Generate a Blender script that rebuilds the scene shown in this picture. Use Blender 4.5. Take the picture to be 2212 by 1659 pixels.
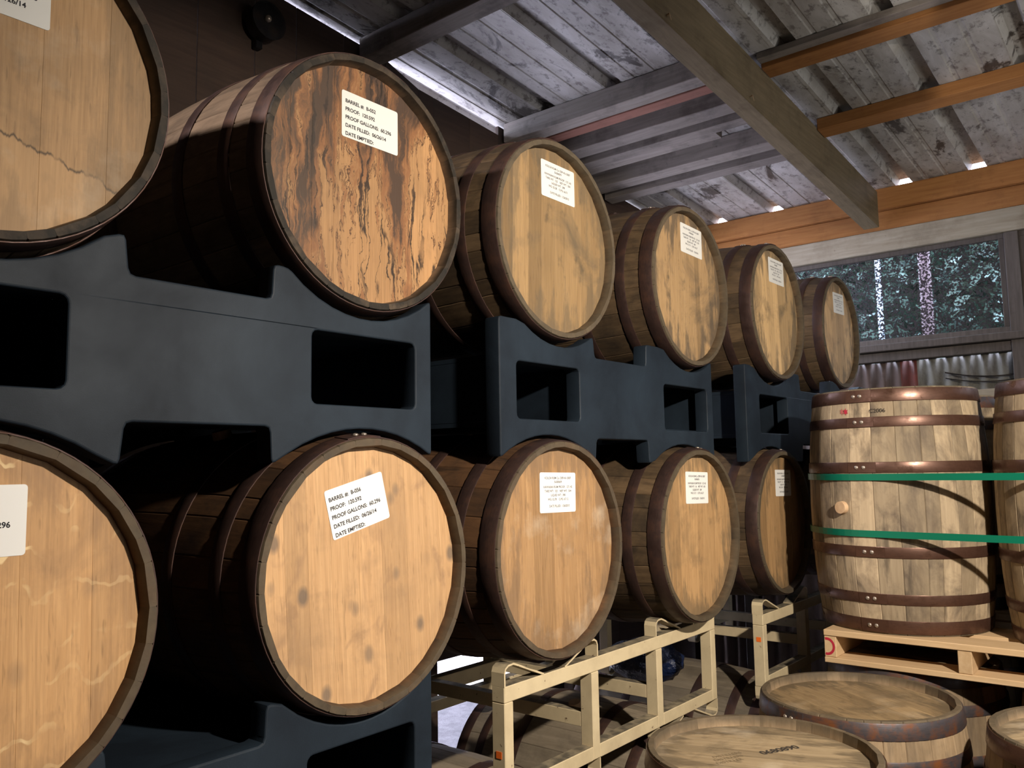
import bpy, bmesh, math, random
from mathutils import Vector, Matrix
PI = math.pi
random.seed(7)
for o in list(bpy.data.objects): bpy.data.objects.remove(o)
C = bpy.context.scene.collection
ZO = 1.572            # camera height above the floor; all coordinates below are written relative to the camera

# ---------------------------------------------------------------- camera, sky, lights, exposure
def camera():
    yaw, pitch, roll, f = math.radians(50.74926), math.radians(5.69336), math.radians(-0.96533), 1803.39
    cy, sy, cp, sp = math.cos(yaw), math.sin(yaw), math.cos(pitch), math.sin(pitch)
    fwd = Vector((sy*cp, cy*cp, sp)); right = Vector((cy, -sy, 0)); up = right.cross(fwd)
    cr, sr = math.cos(roll), math.sin(roll)
    r2, u2 = cr*right + sr*up, -sr*right + cr*up
    cam = bpy.data.cameras.new('camera'); o = bpy.data.objects.new('camera', cam); C.objects.link(o)
    cam.sensor_fit = 'HORIZONTAL'; cam.sensor_width = 36; cam.lens = f/2212*36; cam.clip_start = 0.02
    o.matrix_world = Matrix(((r2.x, u2.x, -fwd.x, 0), (r2.y, u2.y, -fwd.y, 0), (r2.z, u2.z, -fwd.z, 0), (0, 0, 0, 1)))
    bpy.context.scene.camera = o
camera()
w = bpy.data.worlds.new('sky'); bpy.context.scene.world = w; w.use_nodes = True
bg = w.node_tree.nodes['Background']; bg.inputs[0].default_value = (0.74, 0.78, 1.0, 1); bg.inputs[1].default_value = 17.0

def lamp(kind, name, loc, energy, color, target=None, **k):
    l = bpy.data.lights.new(name, kind); l.energy = energy; l.color = color
    for a, v in k.items(): setattr(l, a, v)
    o = bpy.data.objects.new(name, l); C.objects.link(o); o.location = loc
    if target is not None:
        o.rotation_euler = (Vector(target) - Vector(loc)).to_track_quat('-Z', 'Y').to_euler()
    return o
KEY = lamp('SPOT', 'work_light', (1.20, -0.80, 0.90), 470, (1.0, 0.88, 0.74), (2.45, 1.2, -0.42),
           shadow_soft_size=0.04, spot_size=math.radians(132), spot_blend=1.0)
DOOR = lamp('AREA', 'open_doorway_daylight', (2.3, -3.7, 0.2), 26, (1.0, 0.97, 0.92), (3.0, 0.6, 0.6), shape='RECTANGLE', size=1.5, size_y=1.8)
ROOF = lamp('SPOT', 'added_roof_fill', (3.1, -2.2, -0.4), 125, (1.0, 0.95, 0.88), (3.9, 0.2, 1.75), shadow_soft_size=0.35, spot_size=math.radians(62), spot_blend=1.0)  # added uplight with no real source, brightens the roof underside
SIDE = lamp('SPOT', 'left_hanging_lamp', (-1.0, 1.72, 1.78), 260, (1.0, 0.90, 0.86), (0.95, 1.66, 0.84), shadow_soft_size=0.05, spot_size=math.radians(24), spot_blend=0.5)

vs = bpy.context.scene.view_settings
vs.view_transform = 'Standard'; vs.look = 'None'; vs.gamma = 1; vs.exposure = 0.0; vs.use_curve_mapping = False
bpy.context.scene.cycles.use_denoising = True
bpy.context.scene.cycles.max_bounces = 8

# ---------------------------------------------------------------- helpers
def link(name, me, parent=None, mat=None, loc=None, rot=None):
    o = bpy.data.objects.new(name, me); C.objects.link(o)
    if parent is not None: o.parent = parent
    if mat is not None:
        if me.materials: 
            o.material_slots[0].link = 'OBJECT'; o.material_slots[0].material = mat
        else: me.materials.append(mat)
    if loc is not None: o.location = loc
    if rot is not None: o.rotation_euler = rot
    return o
def mesh_of(bm, name, smooth=False):
    me = bpy.data.meshes.new(name); bm.normal_update(); bm.to_mesh(me); bm.free()
    if smooth:
        for p in me.polygons: p.use_smooth = True
    return me
def tag(o, label=None, cat=None, group=None, kind=None):
    if label: o['label'] = label
    if cat: o['category'] = cat
    if group: o['group'] = group
    if kind: o['kind'] = kind
    return o
def empty(name, loc=(0, 0, 0), rot=None):
    o = bpy.data.objects.new(name, None); C.objects.link(o); o.location = loc
    if rot is not None: o.rotation_euler = rot
    o.empty_display_size = 0.1
    return o
def add_box(bm, lo, hi, bev=0.0):
    (x0, y0, z0), (x1, y1, z1) = lo, hi
    v = [bm.verts.new(p) for p in ((x0,y0,z0),(x1,y0,z0),(x1,y1,z0),(x0,y1,z0),(x0,y0,z1),(x1,y0,z1),(x1,y1,z1),(x0,y1,z1))]
    fs = [bm.faces.new([v[i] for i in f]) for f in ((0,3,2,1),(4,5,6,7),(0,1,5,4),(1,2,6,5),(2,3,7,6),(3,0,4,7))]
    if bev:
        es = {e for f in fs for e in f.edges}
        bmesh.ops.bevel(bm, geom=list(es), offset=bev, segments=1, affect='EDGES')
def box_mesh(name, lo, hi, bev=0.0):
    bm = bmesh.new(); add_box(bm, lo, hi, bev); return mesh_of(bm, name)
def add_ribbon(bm, pts, nrm, wdir, width, thick):
    """flat bar swept along pts; width along wdir, thickness along the in-plane normals nrm"""
    w2 = Vector(wdir)*(width/2); rows = []
    for p, n in zip(pts, nrm):
        p, n = Vector(p), Vector(n)*thick
        rows.append([bm.verts.new(q) for q in (p-w2, p+w2, p+w2+n, p-w2+n)])
    for a, b in zip(rows, rows[1:]):
        for i in range(4):
            j = (i+1) % 4; bm.faces.new((a[i], a[j], b[j], b[i]))
    bm.faces.new(rows[0][::-1]); bm.faces.new(rows[-1])
    bmesh.ops.recalc_face_normals(bm, faces=bm.faces)

# ---------------------------------------------------------------- materials
class NT:
    def __init__(s, name):
        s.m = bpy.data.materials.new(name); s.m.use_nodes = True
        s.t = s.m.node_tree; s.b = s.t.nodes['Principled BSDF']; s.out = s.t.nodes['Material Output']
        s.tc = s.n('ShaderNodeTexCoord'); s.co = s.tc.outputs['Object']
    def n(s, kind, **k):
        x = s.t.nodes.new(kind)
        for a, v in k.items(): setattr(x, a, v)
        return x
    def L(s, a, b): s.t.links.new(a, b)
    def mapping(s, scale=(1, 1, 1), loc=(0, 0, 0), rot=(0, 0, 0), co=None):
        x = s.n('ShaderNodeMapping'); x.inputs['Scale'].default_value = scale; x.inputs['Location'].default_value = loc; x.inputs['Rotation'].default_value = rot
        s.L(co or s.co, x.inputs['Vector']); return x.outputs[0]
    def shifted(s, amount=7.0):
        """object coordinates shifted per object, so that pieces sharing a mesh differ"""
        oi = s.n('ShaderNodeObjectInfo'); v = s.n('ShaderNodeVectorMath', operation='SCALE'); v.inputs[0].default_value = (1.0, 2.3, 3.1)
        m = s.n('ShaderNodeMath', operation='MULTIPLY'); m.inputs[1].default_value = amount
        s.L(oi.outputs['Random'], m.inputs[0]); s.L(m.outputs[0], v.inputs['Scale'])
        a = s.n('ShaderNodeVectorMath', operation='ADD'); s.L(s.co, a.inputs[0]); s.L(v.outputs[0], a.inputs[1]); return a.outputs[0]
    def rnd(s): return s.n('ShaderNodeObjectInfo').outputs['Random']
    def noise(s, co, scale=5, detail=4, rough=0.55, dist=0.0):
        x = s.n('ShaderNodeTexNoise'); x.inputs['Scale'].default_value = scale; x.inputs['Detail'].default_value = detail
        x.inputs['Roughness'].default_value = rough; x.inputs['Distortion'].default_value = dist; s.L(co, x.inputs['Vector']); return x.outputs['Fac']
    def ramp(s, fac, stops, interp='LINEAR'):
        x = s.n('ShaderNodeValToRGB'); x.color_ramp.interpolation = interp; e = x.color_ramp.elements
        while len(e) < len(stops): e.new(0.5)
        for el, (p, c) in zip(e, stops):
            el.position = p; el.color = (*c, 1) if isinstance(c, tuple) else (c, c, c, 1)
        s.L(fac, x.inputs[0]); return x.outputs[0]
    def mix(s, fac, a, b, mode='MIX'):
        x = s.n('ShaderNodeMix', data_type='RGBA', blend_type=mode)
        for sock, v in ((x.inputs[0], fac), (x.inputs[6], a), (x.inputs[7], b)):
            if isinstance(v, (int, float)): sock.default_value = v
            elif isinstance(v, tuple): sock.default_value = (*v, 1)
            else: s.L(v, sock)
        return x.outputs[2]
    def math(s, op, a, b=None, clamp=False):
        x = s.n('ShaderNodeMath', operation=op); x.use_clamp = clamp
        for sock, v in ((x.inputs[0], a), (x.inputs[1], b)):
            if v is None: continue
            if isinstance(v, (int, float)): sock.default_value = v
            else: s.L(v, sock)
        return x.outputs[0]
    def bump(s, h, strength=0.3, dist=0.002):
        x = s.n('ShaderNodeBump'); x.inputs['Strength'].default_value = strength; x.inputs['Distance'].default_value = dist
        s.L(h, x.inputs['Height']); s.L(x.outputs[0], s.b.inputs['Normal'])
    def fin(s, col, rough=0.7, metal=0.0, spec=0.3):
        if isinstance(col, tuple): s.b.inputs['Base Color'].default_value = (*col, 1)
        else: s.L(col, s.b.inputs['Base Color'])
        if isinstance(rough, (int, float)): s.b.inputs['Roughness'].default_value = rough
        else: s.L(rough, s.b.inputs['Roughness'])
        s.b.inputs['Metallic'].default_value = metal; s.b.inputs['Specular IOR Level'].default_value = spec
        return s.m
def plain(name, col, rough=0.6, metal=0.0, spec=0.3):
    return NT(name).fin(col, rough, metal, spec)

def head_wood(name, light, dark, blot=0.45, blotcol=(0.10, 0.075, 0.05), seed=0.0, spots=0.0, streak=0.0, flakes=False, pale=0.0, tones=(0.76, 1.12), edge=0.0, tide=None):
    """oak barrel head: grain along local Y, tone per board, grey blotches; streak = dark leaked runs down the boards"""
    s = NT(name); sh = s.shifted(); base = s.mapping(loc=(seed, seed*1.7, seed*0.6))
    g = s.noise(s.mapping((90, 5, 5), co=sh), 1.0, 5, 0.6, 0.3)
    g2 = s.noise(s.mapping((260, 9, 9), co=sh), 1.0, 3, 0.6)
    col = s.mix(s.ramp(g, [(0.25, 0.0), (0.78, 1.0)]), dark, light)
    col = s.mix(s.math('MULTIPLY', s.ramp(g2, [(0.35, 1.0), (0.6, 0.0)]), 0.30), col, tuple(0.55*c for c in dark))
    fk = s.noise(s.mapping((150, 16, 16), co=sh), 1.0, 2, 0.5)
    col = s.mix(s.math('MULTIPLY', s.ramp(fk, [(0.64, 0.0), (0.72, 1.0)]), 0.42), col, tuple(0.42*c for c in dark))
    tone = s.ramp(s.rnd(), [(0.0, tones[0]), (1.0, tones[1])])
    col = s.mix(1.0, col, tone, 'MULTIPLY')
    b1 = s.noise(base, 5.0, 6, 0.62, 0.6)
    col = s.mix(s.math('MULTIPLY', s.ramp(b1, [(0.52, 0.0), (0.70, 1.0)]), blot), col, blotcol)
    b2 = s.noise(s.mapping((1.0, 0.55, 1), loc=(seed+3, 1, 2)), 22.0, 4, 0.6)
    col = s.mix(s.math('MULTIPLY', s.ramp(b2, [(0.60, 0.0), (0.74, 1.0)]), blot*0.8), col, tuple(0.7*c for c in blotcol))
    if tide:                                   # wavy dark tide line across the head, paler wood below it
        sp3 = s.n('ShaderNodeSeparateXYZ'); s.L(s.co, sp3.inputs[0])
        wob = s.math('MULTIPLY', s.math('SUBTRACT', s.noise(s.mapping((30, 1, 1), loc=(seed, 0, 0)), 1.0, 4, 0.7), 0.5), 0.045)
        dy = s.math('ADD', s.math('SUBTRACT', s.math('SUBTRACT', sp3.outputs['Y'], tide[0]), s.math('MULTIPLY', sp3.outputs['X'], tide[1])), wob)
        sh_ = s.math('ADD', dy, 0.5)
        col = s.mix(s.math('MULTIPLY', s.ramp(sh_, [(0.497, 1.0), (0.502, 0.0)]), 0.35), col, tuple(min(1, 1.25*c) for c in light))
        ln = s.ramp(s.math('ABSOLUTE', dy), [(0.0010, 1.0), (0.0034, 0.0)])
        brk = s.ramp(s.noise(s.mapping((18, 18, 1)), 1.0, 3, 0.6), [(0.38, 0.25), (0.52, 1.0)])
        col = s.mix(s.math('MULTIPLY', s.math('MULTIPLY', ln, brk), 0.9), col, (0.045, 0.033, 0.022))
    if edge:                                   # grime and drips gathered towards the rim
        sp2 = s.n('ShaderNodeSeparateXYZ'); s.L(s.co, sp2.inputs[0])
        rr = s.math('SQRT', s.math('ADD', s.math('MULTIPLY', sp2.outputs['X'], sp2.outputs['X']), s.math('MULTIPLY', sp2.outputs['Y'], sp2.outputs['Y'])))
        en = s.noise(s.mapping((22, 5, 1), loc=(seed, 2, 0)), 1.0, 5, 0.66)
        em = s.math('ADD', s.math('MULTIPLY', s.ramp(rr, [(0.12, 0.0), (0.26, 1.0)]), 0.24), en)
        col = s.mix(s.math('MULTIPLY', s.ramp(em, [(0.62, 0.0), (0.74, 1.0)]), edge), col, blotcol)
    if spots:
        v = s.n('ShaderNodeTexVoronoi'); v.inputs['Scale'].default_value = 13; v.inputs['Randomness'].default_value = 1
        s.L(s.mapping((1.25, 0.85, 0.01), loc=(seed, 0.3, 0)), v.inputs['Vector'])
        k = s.ramp(v.outputs['Distance'], [(0.13, 1.0), (0.27, 0.0)])
        sc = s.n('ShaderNodeSeparateColor'); s.L(v.outputs['Color'], sc.inputs[0])
        pick = s.ramp(sc.outputs[0], [(0.40, 0.0), (0.48, 1.0)])
        col = s.mix(s.math('MULTIPLY', s.math('MULTIPLY', k, pick), spots), col, (0.11, 0.09, 0.075))
        sm = s.noise(s.mapping((1.3, 0.8, 1), loc=(seed*1.3, 3, 0)), 11, 4, 0.55, 0.8)
        col = s.mix(s.math('MULTIPLY', s.ramp(sm, [(0.57, 0.0), (0.68, 1.0)]), spots*0.55), col, (0.21, 0.125, 0.075))
        sc2 = s.noise(s.mapping((70, 3, 1), rot=(0, 0, 0.5), loc=(seed, 0, 0)), 1.0, 2, 0.5)
        col = s.mix(s.math('MULTIPLY', s.ramp(sc2, [(0.76, 0.0), (0.80, 1.0)]), spots*0.6), col, (0.16, 0.09, 0.05))
    if pale:
        p = s.noise(s.mapping(loc=(seed+9, 4, 1)), 7, 5, 0.6)
        col = s.mix(s.math('MULTIPLY', s.ramp(p, [(0.55, 0.0), (0.72, 1.0)]), pale), col, (0.60, 0.52, 0.40))
    if flakes:
        wv = s.n('ShaderNodeTexWave', wave_type='BANDS', bands_direction='Y'); wv.inputs['Scale'].default_value = 4.6; wv.inputs['Distortion'].default_value = 5.5; wv.inputs['Detail'].default_value = 2; wv.inputs['Detail Scale'].default_value = 3.2
        s.L(s.mapping((1.6, 1.0, 1), loc=(0.1, 0.4, 0)), wv.inputs['Vector'])
        fl = s.math('MULTIPLY', s.ramp(wv.outputs['Fac'], [(0.90, 0.0), (0.975, 1.0)]), s.ramp(s.noise(base, 17, 3), [(0.47, 0.0), (0.60, 1.0)]))
        sep = s.n('ShaderNodeSeparateXYZ'); s.L(s.co, sep.inputs[0])
        fl = s.math('MULTIPLY', fl, s.ramp(s.math('ADD', sep.outputs['X'], 0.3), [(0.395, 1.0), (0.41, 0.25)]))
        col = s.mix(s.math('MULTIPLY', fl, 0.8), col, (0.86, 0.66, 0.36))
    if streak:
        warp = s.noise(s.mapping((5, 3.0, 1)), 2.2, 5, 0.62)
        wx = s.n('ShaderNodeCombineXYZ'); s.L(s.math('MULTIPLY', warp, 0.075), wx.inputs[0])
        ad = s.n('ShaderNodeVectorMath', operation='ADD'); s.L(base, ad.inputs[0]); s.L(wx.outputs[0], ad.inputs[1])
        pos = s.n('ShaderNodeSeparateXYZ'); s.L(s.co, pos.inputs[0])
        left = s.ramp(s.math('ADD', pos.outputs['X'], 0.3), [(0.08, 1.0), (0.26, 0.0)])
        high = s.ramp(s.math('ADD', pos.outputs['Y'], 0.3), [(0.36, 0.0), (0.54, 1.0)])
        z1 = s.noise(s.mapping((8.5, 1.7, 1), co=ad.outputs[0]), 1.0, 5, 0.60, 0.2)
        zone = s.math('ADD', s.math('ADD', z1, s.math('MULTIPLY', left, 0.105)), s.math('MULTIPLY', high, 0.03))
        fine = s.noise(s.mapping((40, 3.2, 1), co=ad.outputs[0]), 1.0, 6, 0.7, 0.2)
        zone2 = s.math('ADD', s.math('MULTIPLY', zone, 0.66), s.math('MULTIPLY', fine, 0.34))
        col = s.mix(s.math('MULTIPLY', s.ramp(zone2, [(0.478, 0.0), (0.515, 1.0)]), 0.80), col, (0.19, 0.078, 0.030))
        col = s.mix(s.math('MULTIPLY', s.ramp(zone2, [(0.525, 0.0), (0.575, 1.0)]), 0.92), col, (0.045, 0.028, 0.019))
        rim = s.n('ShaderNodeMath', operation='COMPARE'); s.L(zone2, rim.inputs[0]); rim.inputs[1].default_value = 0.486; rim.inputs[2].default_value = 0.0045
        col = s.mix(s.math('MULTIPLY', rim.outputs[0], 0.85), col, (0.045, 0.018, 0.009))      # dark tide line along each run
        dr = s.noise(s.mapping((16, 1.3, 1), loc=(seed*2, 1, 0), co=ad.outputs[0]), 1.0, 4, 0.6)
        drip = s.ramp(s.math('ABSOLUTE', s.math('SUBTRACT', dr, 0.52)), [(0.006, 1.0), (0.022, 0.0)])
        dm = s.ramp(s.noise(s.mapping((6, 2.6, 1), loc=(2, seed, 0)), 1.2, 3, 0.6), [(0.40, 0.0), (0.50, 1.0)])
        col = s.mix(s.math('MULTIPLY', s.math('MULTIPLY', drip, dm), streak), col, (0.020, 0.012, 0.008))
        gr = s.math('MULTIPLY', left, s.ramp(fine, [(0.35, 0.0), (0.6, 1.0)]))
        col = s.mix(s.math('MULTIPLY', gr, 0.55), col, (0.060, 0.048, 0.036))
    s.bump(s.math('ADD', g, g2), 0.25, 0.0012)
    return s.fin(col, 0.62, 0, 0.35)
def stave_wood(name, light, dark, dirt=0.6, dirtcol=(0.05, 0.04, 0.03), chime=0.85, ch=((0.038, 0.032, 0.024), (0.125, 0.098, 0.062))):
    s = NT(name); sh = s.shifted()
    g = s.noise(s.mapping((70, 70, 4), co=sh), 1.0, 5, 0.6, 0.3)
    col = s.mix(s.ramp(g, [(0.25, 0.0), (0.75, 1.0)]), dark, light)
    col = s.mix(1.0, col, s.ramp(s.rnd(), [(0.0, 0.58), (1.0, 1.18)]), 'MULTIPLY')
    db = s.noise(s.mapping((1, 1, 0.45), loc=(2, 5, 1)), 5.5, 6, 0.68, 0.7)      # stains running across several staves
    col = s.mix(s.math('MULTIPLY', s.ramp(db, [(0.50, 0.0), (0.66, 1.0)]), dirt*0.8), col, dirtcol)
    d = s.noise(s.mapping((1.0, 1.0, 0.7), co=sh), 9.0, 6, 0.65, 0.5)
    col = s.mix(s.math('MULTIPLY', s.ramp(d, [(0.46, 0.0), (0.68, 1.0)]), dirt), col, dirtcol)
    d2 = s.noise(s.mapping((30, 30, 3), co=sh), 1.0, 5, 0.6)
    col = s.mix(s.math('MULTIPLY', s.ramp(d2, [(0.58, 0.0), (0.7, 1.0)]), dirt*0.8), col, tuple(0.6*c for c in dirtcol))
    sep = s.n('ShaderNodeSeparateXYZ'); s.L(s.co, sep.inputs[0])      # weathered grey chime ends
    ce = s.math('ABSOLUTE', s.math('SUBTRACT', sep.outputs['Z'], 0.43))
    wear = s.math('MULTIPLY', s.ramp(ce, [(0.405, 0.0), (0.424, 1.0)]), s.ramp(s.noise(s.mapping(co=sh), 14, 5, 0.65), [(0.30, 0.65), (0.55, 1.0)]))
    col = s.mix(s.math('MULTIPLY', wear, chime), col, s.mix(s.noise(s.mapping(co=sh), 40, 4, 0.6), *ch))
    s.bump(g, 0.3, 0.0015)
    return s.fin(col, 0.7, 0, 0.3)
def hoop_metal(name, col, rust, rough=0.45):
    s = NT(name); sh = s.shifted(3.0)
    a = s.noise(s.mapping(co=sh), 16, 6, 0.65)
    c = s.mix(s.ramp(a, [(0.48, 0.0), (0.68, 1.0)]), col, rust)
    b = s.noise(s.mapping((1, 1, 6), co=sh), 40, 4, 0.6)
    c = s.mix(s.math('MULTIPLY', s.ramp(b, [(0.5, 0.0), (0.75, 1.0)]), 0.5), c, tuple(0.45*x for x in col))
    r = s.ramp(a, [(0.3, rough-0.10), (0.75, min(0.95, rough+0.3))])
    s.bump(b, 0.15, 0.001)
    return s.fin(c, r, 0.55, 0.5)
def board_wood(name, light, dark, axis='Y', stain=0.3, staincol=(0.03, 0.025, 0.02), blotscale=6):
    s = NT(name); sh = s.shifted()
    sc = {'X': (4, 60, 60), 'Y': (60, 4, 60), 'Z': (60, 60, 4)}[axis]
    g = s.noise(s.mapping(sc, co=sh), 1.0, 5, 0.6, 0.4)
    col = s.mix(s.ramp(g, [(0.25, 0.0), (0.75, 1.0)]), dark, light)
    col = s.mix(1.0, col, s.ramp(s.rnd(), [(0.0, 0.8), (1.0, 1.12)]), 'MULTIPLY')
    d = s.noise(s.mapping(co=sh), blotscale, 6, 0.65)
    col = s.mix(s.math('MULTIPLY', s.ramp(d, [(0.5, 0.0), (0.7, 1.0)]), stain), col, staincol)
    k = s.noise(s.mapping(co=sh), 24, 3, 0.5)
    col = s.mix(s.math('MULTIPLY', s.ramp(k, [(0.70, 0.0), (0.76, 1.0)]), 0.8*stain), col, staincol)
    s.bump(g, 0.3, 0.0015)
    return s.fin(col, 0.75, 0, 0.25)
def black_plastic(name='black_plastic'):
    s = NT(name)
    a = s.noise(s.mapping(), 4.0, 5, 0.6, 0.4); b = s.noise(s.mapping(), 420, 2, 0.5)
    col = s.mix(s.ramp(a, [(0.35, 0.0), (0.72, 1.0)]), (0.0062, 0.0105, 0.0170), (0.0165, 0.0265, 0.0390))
    s.bump(b, 0.25, 0.0008)
    return s.fin(col, s.ramp(a, [(0.3, 0.66), (0.7, 0.52)]), 0, 0.22)
def cream_paint(name='cream_paint'):
    s = NT(name)
    a = s.noise(s.mapping(), 14, 5, 0.6); b = s.noise(s.mapping(), 55, 4, 0.6)
    col = s.mix(s.ramp(a, [(0.4, 0.0), (0.7, 1.0)]), (0.60, 0.50, 0.32), (0.50, 0.41, 0.26))
    col = s.mix(s.ramp(b, [(0.66, 0.0), (0.73, 1.0)]), col, (0.10, 0.05, 0.03))
    geo = s.n('ShaderNodeNewGeometry'); sep = s.n('ShaderNodeSeparateXYZ'); s.L(geo.outputs['Normal'], sep.inputs[0])
    dust = s.math('MULTIPLY', s.ramp(sep.outputs['Z'], [(0.75, 0.0), (0.9, 1.0)]), s.ramp(s.noise(s.mapping(), 30, 4), [(0.3, 0.5), (0.6, 0.95)]))
    col = s.mix(dust, col, (0.085, 0.075, 0.06))        # settled dirt on the upper faces
    return s.fin(col, 0.55, 0, 0.35)
def roof_metal(name='roof_metal'):
    s = NT(name)
    a = s.noise(s.mapping((0.7, 2.0, 1)), 3.5, 6, 0.65, 0.5); b = s.noise(s.mapping((1, 1.6, 1)), 16, 6, 0.7); c = s.noise(s.mapping(), 60, 3, 0.6)
    col = s.mix(s.ramp(a, [(0.35, 0.0), (0.7, 1.0)]), (0.52, 0.52, 0.51), (0.27, 0.25, 0.22))
    col = s.mix(s.math('MULTIPLY', s.ramp(b, [(0.53, 0.0), (0.63, 1.0)]), 0.62), col, (0.060, 0.046, 0.038))
    big = s.noise(s.mapping((0.8, 1.3, 1), loc=(3.1, 0.4, 0)), 2.6, 7, 0.72, 0.8)
    col = s.mix(s.math('MULTIPLY', s.ramp(big, [(0.57, 0.0), (0.62, 1.0)]), 0.9), col, (0.030, 0.023, 0.019))
    col = s.mix(s.math('MULTIPLY', s.ramp(c, [(0.68, 0.0), (0.73, 1.0)]), 0.8), col, (0.03, 0.024, 0.02))
    return s.fin(col, 0.42, 0.0, 0.5)

M = {}
M['paper'] = plain('paper_white', (0.80, 0.80, 0.78), 0.55)
M['paper_shaded'] = plain('paper_shaded', (0.64, 0.64, 0.61), 0.6)  # same white paper, darkened for the dimmer light on the upper row
M['ink'] = plain('print_ink', (0.02, 0.02, 0.025), 0.7)
M['inkgrey'] = plain('print_ink_grey', (0.13, 0.13, 0.14), 0.7)
M['plastic'] = black_plastic()
M['cream'] = cream_paint()
M['roof'] = roof_metal()
M['green'] = plain('green_strap', (0.0, 0.135, 0.078), 0.35, 0, 0.5)
M['rivet'] = plain('rivet_steel', (0.42, 0.36, 0.30), 0.35, 0.7, 0.5)
M['orange_tape'] = plain('orange_sticker', (0.85, 0.16, 0.02), 0.6)
M['red'] = plain('red_paint', (0.42, 0.02, 0.045), 0.7)
M['bung'] = board_wood('bung_wood', (0.60, 0.42, 0.26), (0.48, 0.31, 0.18), 'Z', 0.1)
M['stamp'] = plain('stamp_ink', (0.045, 0.038, 0.032), 0.8)
M['hoop'] = hoop_metal('hoop_rusty', (0.062, 0.036, 0.031), (0.085, 0.040, 0.026))
M['hoop_black'] = hoop_metal('hoop_black', (0.014, 0.013, 0.014), (0.028, 0.018, 0.012), 0.4)
M['hoop_grey'] = hoop_metal('hoop_grey', (0.085, 0.075, 0.082), (0.20, 0.070, 0.022), 0.42)
M['hoop_brown'] = hoop_metal('hoop_brown', (0.115, 0.060, 0.042), (0.075, 0.034, 0.022), 0.30)
M['stave'] = stave_wood('stave_oak', (0.135, 0.088, 0.046), (0.070, 0.043, 0.023), 0.8, (0.022, 0.016, 0.011))
M['stave_warm'] = stave_wood('stave_warm', (0.125, 0.062, 0.027), (0.068, 0.033, 0.015), 0.75, (0.018, 0.012, 0.009))
M['stave_dark'] = stave_wood('stave_dark', (0.075, 0.055, 0.036), (0.035, 0.026, 0.018), 0.7, (0.012, 0.011, 0.010), 0.22)
M['stave_t'] = stave_wood('stave_t', (0.25, 0.175, 0.115), (0.15, 0.10, 0.062), 0.6, (0.03, 0.023, 0.018), 1.0, ((0.004, 0.004, 0.004), (0.026, 0.020, 0.013)))
M['stave_dusty'] = stave_wood('stave_dusty', (0.27, 0.225, 0.165), (0.185, 0.15, 0.105), 0.5, (0.06, 0.05, 0.04))
M['stave_pale'] = stave_wood('stave_pale', (0.36, 0.265, 0.165), (0.235, 0.165, 0.095), 0.42, (0.07, 0.055, 0.042))
M['pallet'] = board_wood('pallet_pine', (0.66, 0.48, 0.29), (0.54, 0.37, 0.20), 'Y', 0.10, (0.2, 0.12, 0.06))
M['pallet_x'] = board_wood('pallet_pine_x', (0.66, 0.48, 0.29), (0.54, 0.37, 0.20), 'X', 0.14, (0.25, 0.12, 0.04))
M['purlin'] = board_wood('purlin_orange', (0.40, 0.19, 0.065), (0.27, 0.115, 0.036), 'Y', 0.25, (0.05, 0.02, 0.01))
M['old_board'] = board_wood('old_board', (0.30, 0.27, 0.245), (0.19, 0.165, 0.145), 'Y', 0.55, (0.03, 0.024, 0.02), 5)
M['red_board'] = board_wood('red_board', (0.30, 0.145, 0.11), (0.20, 0.085, 0.06), 'Y', 0.3)
M['rafter'] = board_wood('rafter_grey', (0.22, 0.175, 0.108), (0.14, 0.108, 0.063), 'X', 0.4, (0.05, 0.035, 0.018), 5)
M['header'] = board_wood('header_beam', (0.42, 0.38, 0.30), (0.29, 0.25, 0.185), 'Y', 0.4, (0.10, 0.075, 0.045), 5)
M['darkplank'] = board_wood('dark_plank', (0.060, 0.038, 0.028), (0.035, 0.022, 0.017), 'X', 0.4)
M['frame_grey'] = board_wood('weathered_frame', (0.115, 0.100, 0.090), (0.065, 0.055, 0.050), 'Z', 0.4)
M['bearer'] = board_wood('bearer', (0.10, 0.075, 0.05), (0.06, 0.045, 0.03), 'X', 0.4)

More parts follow.
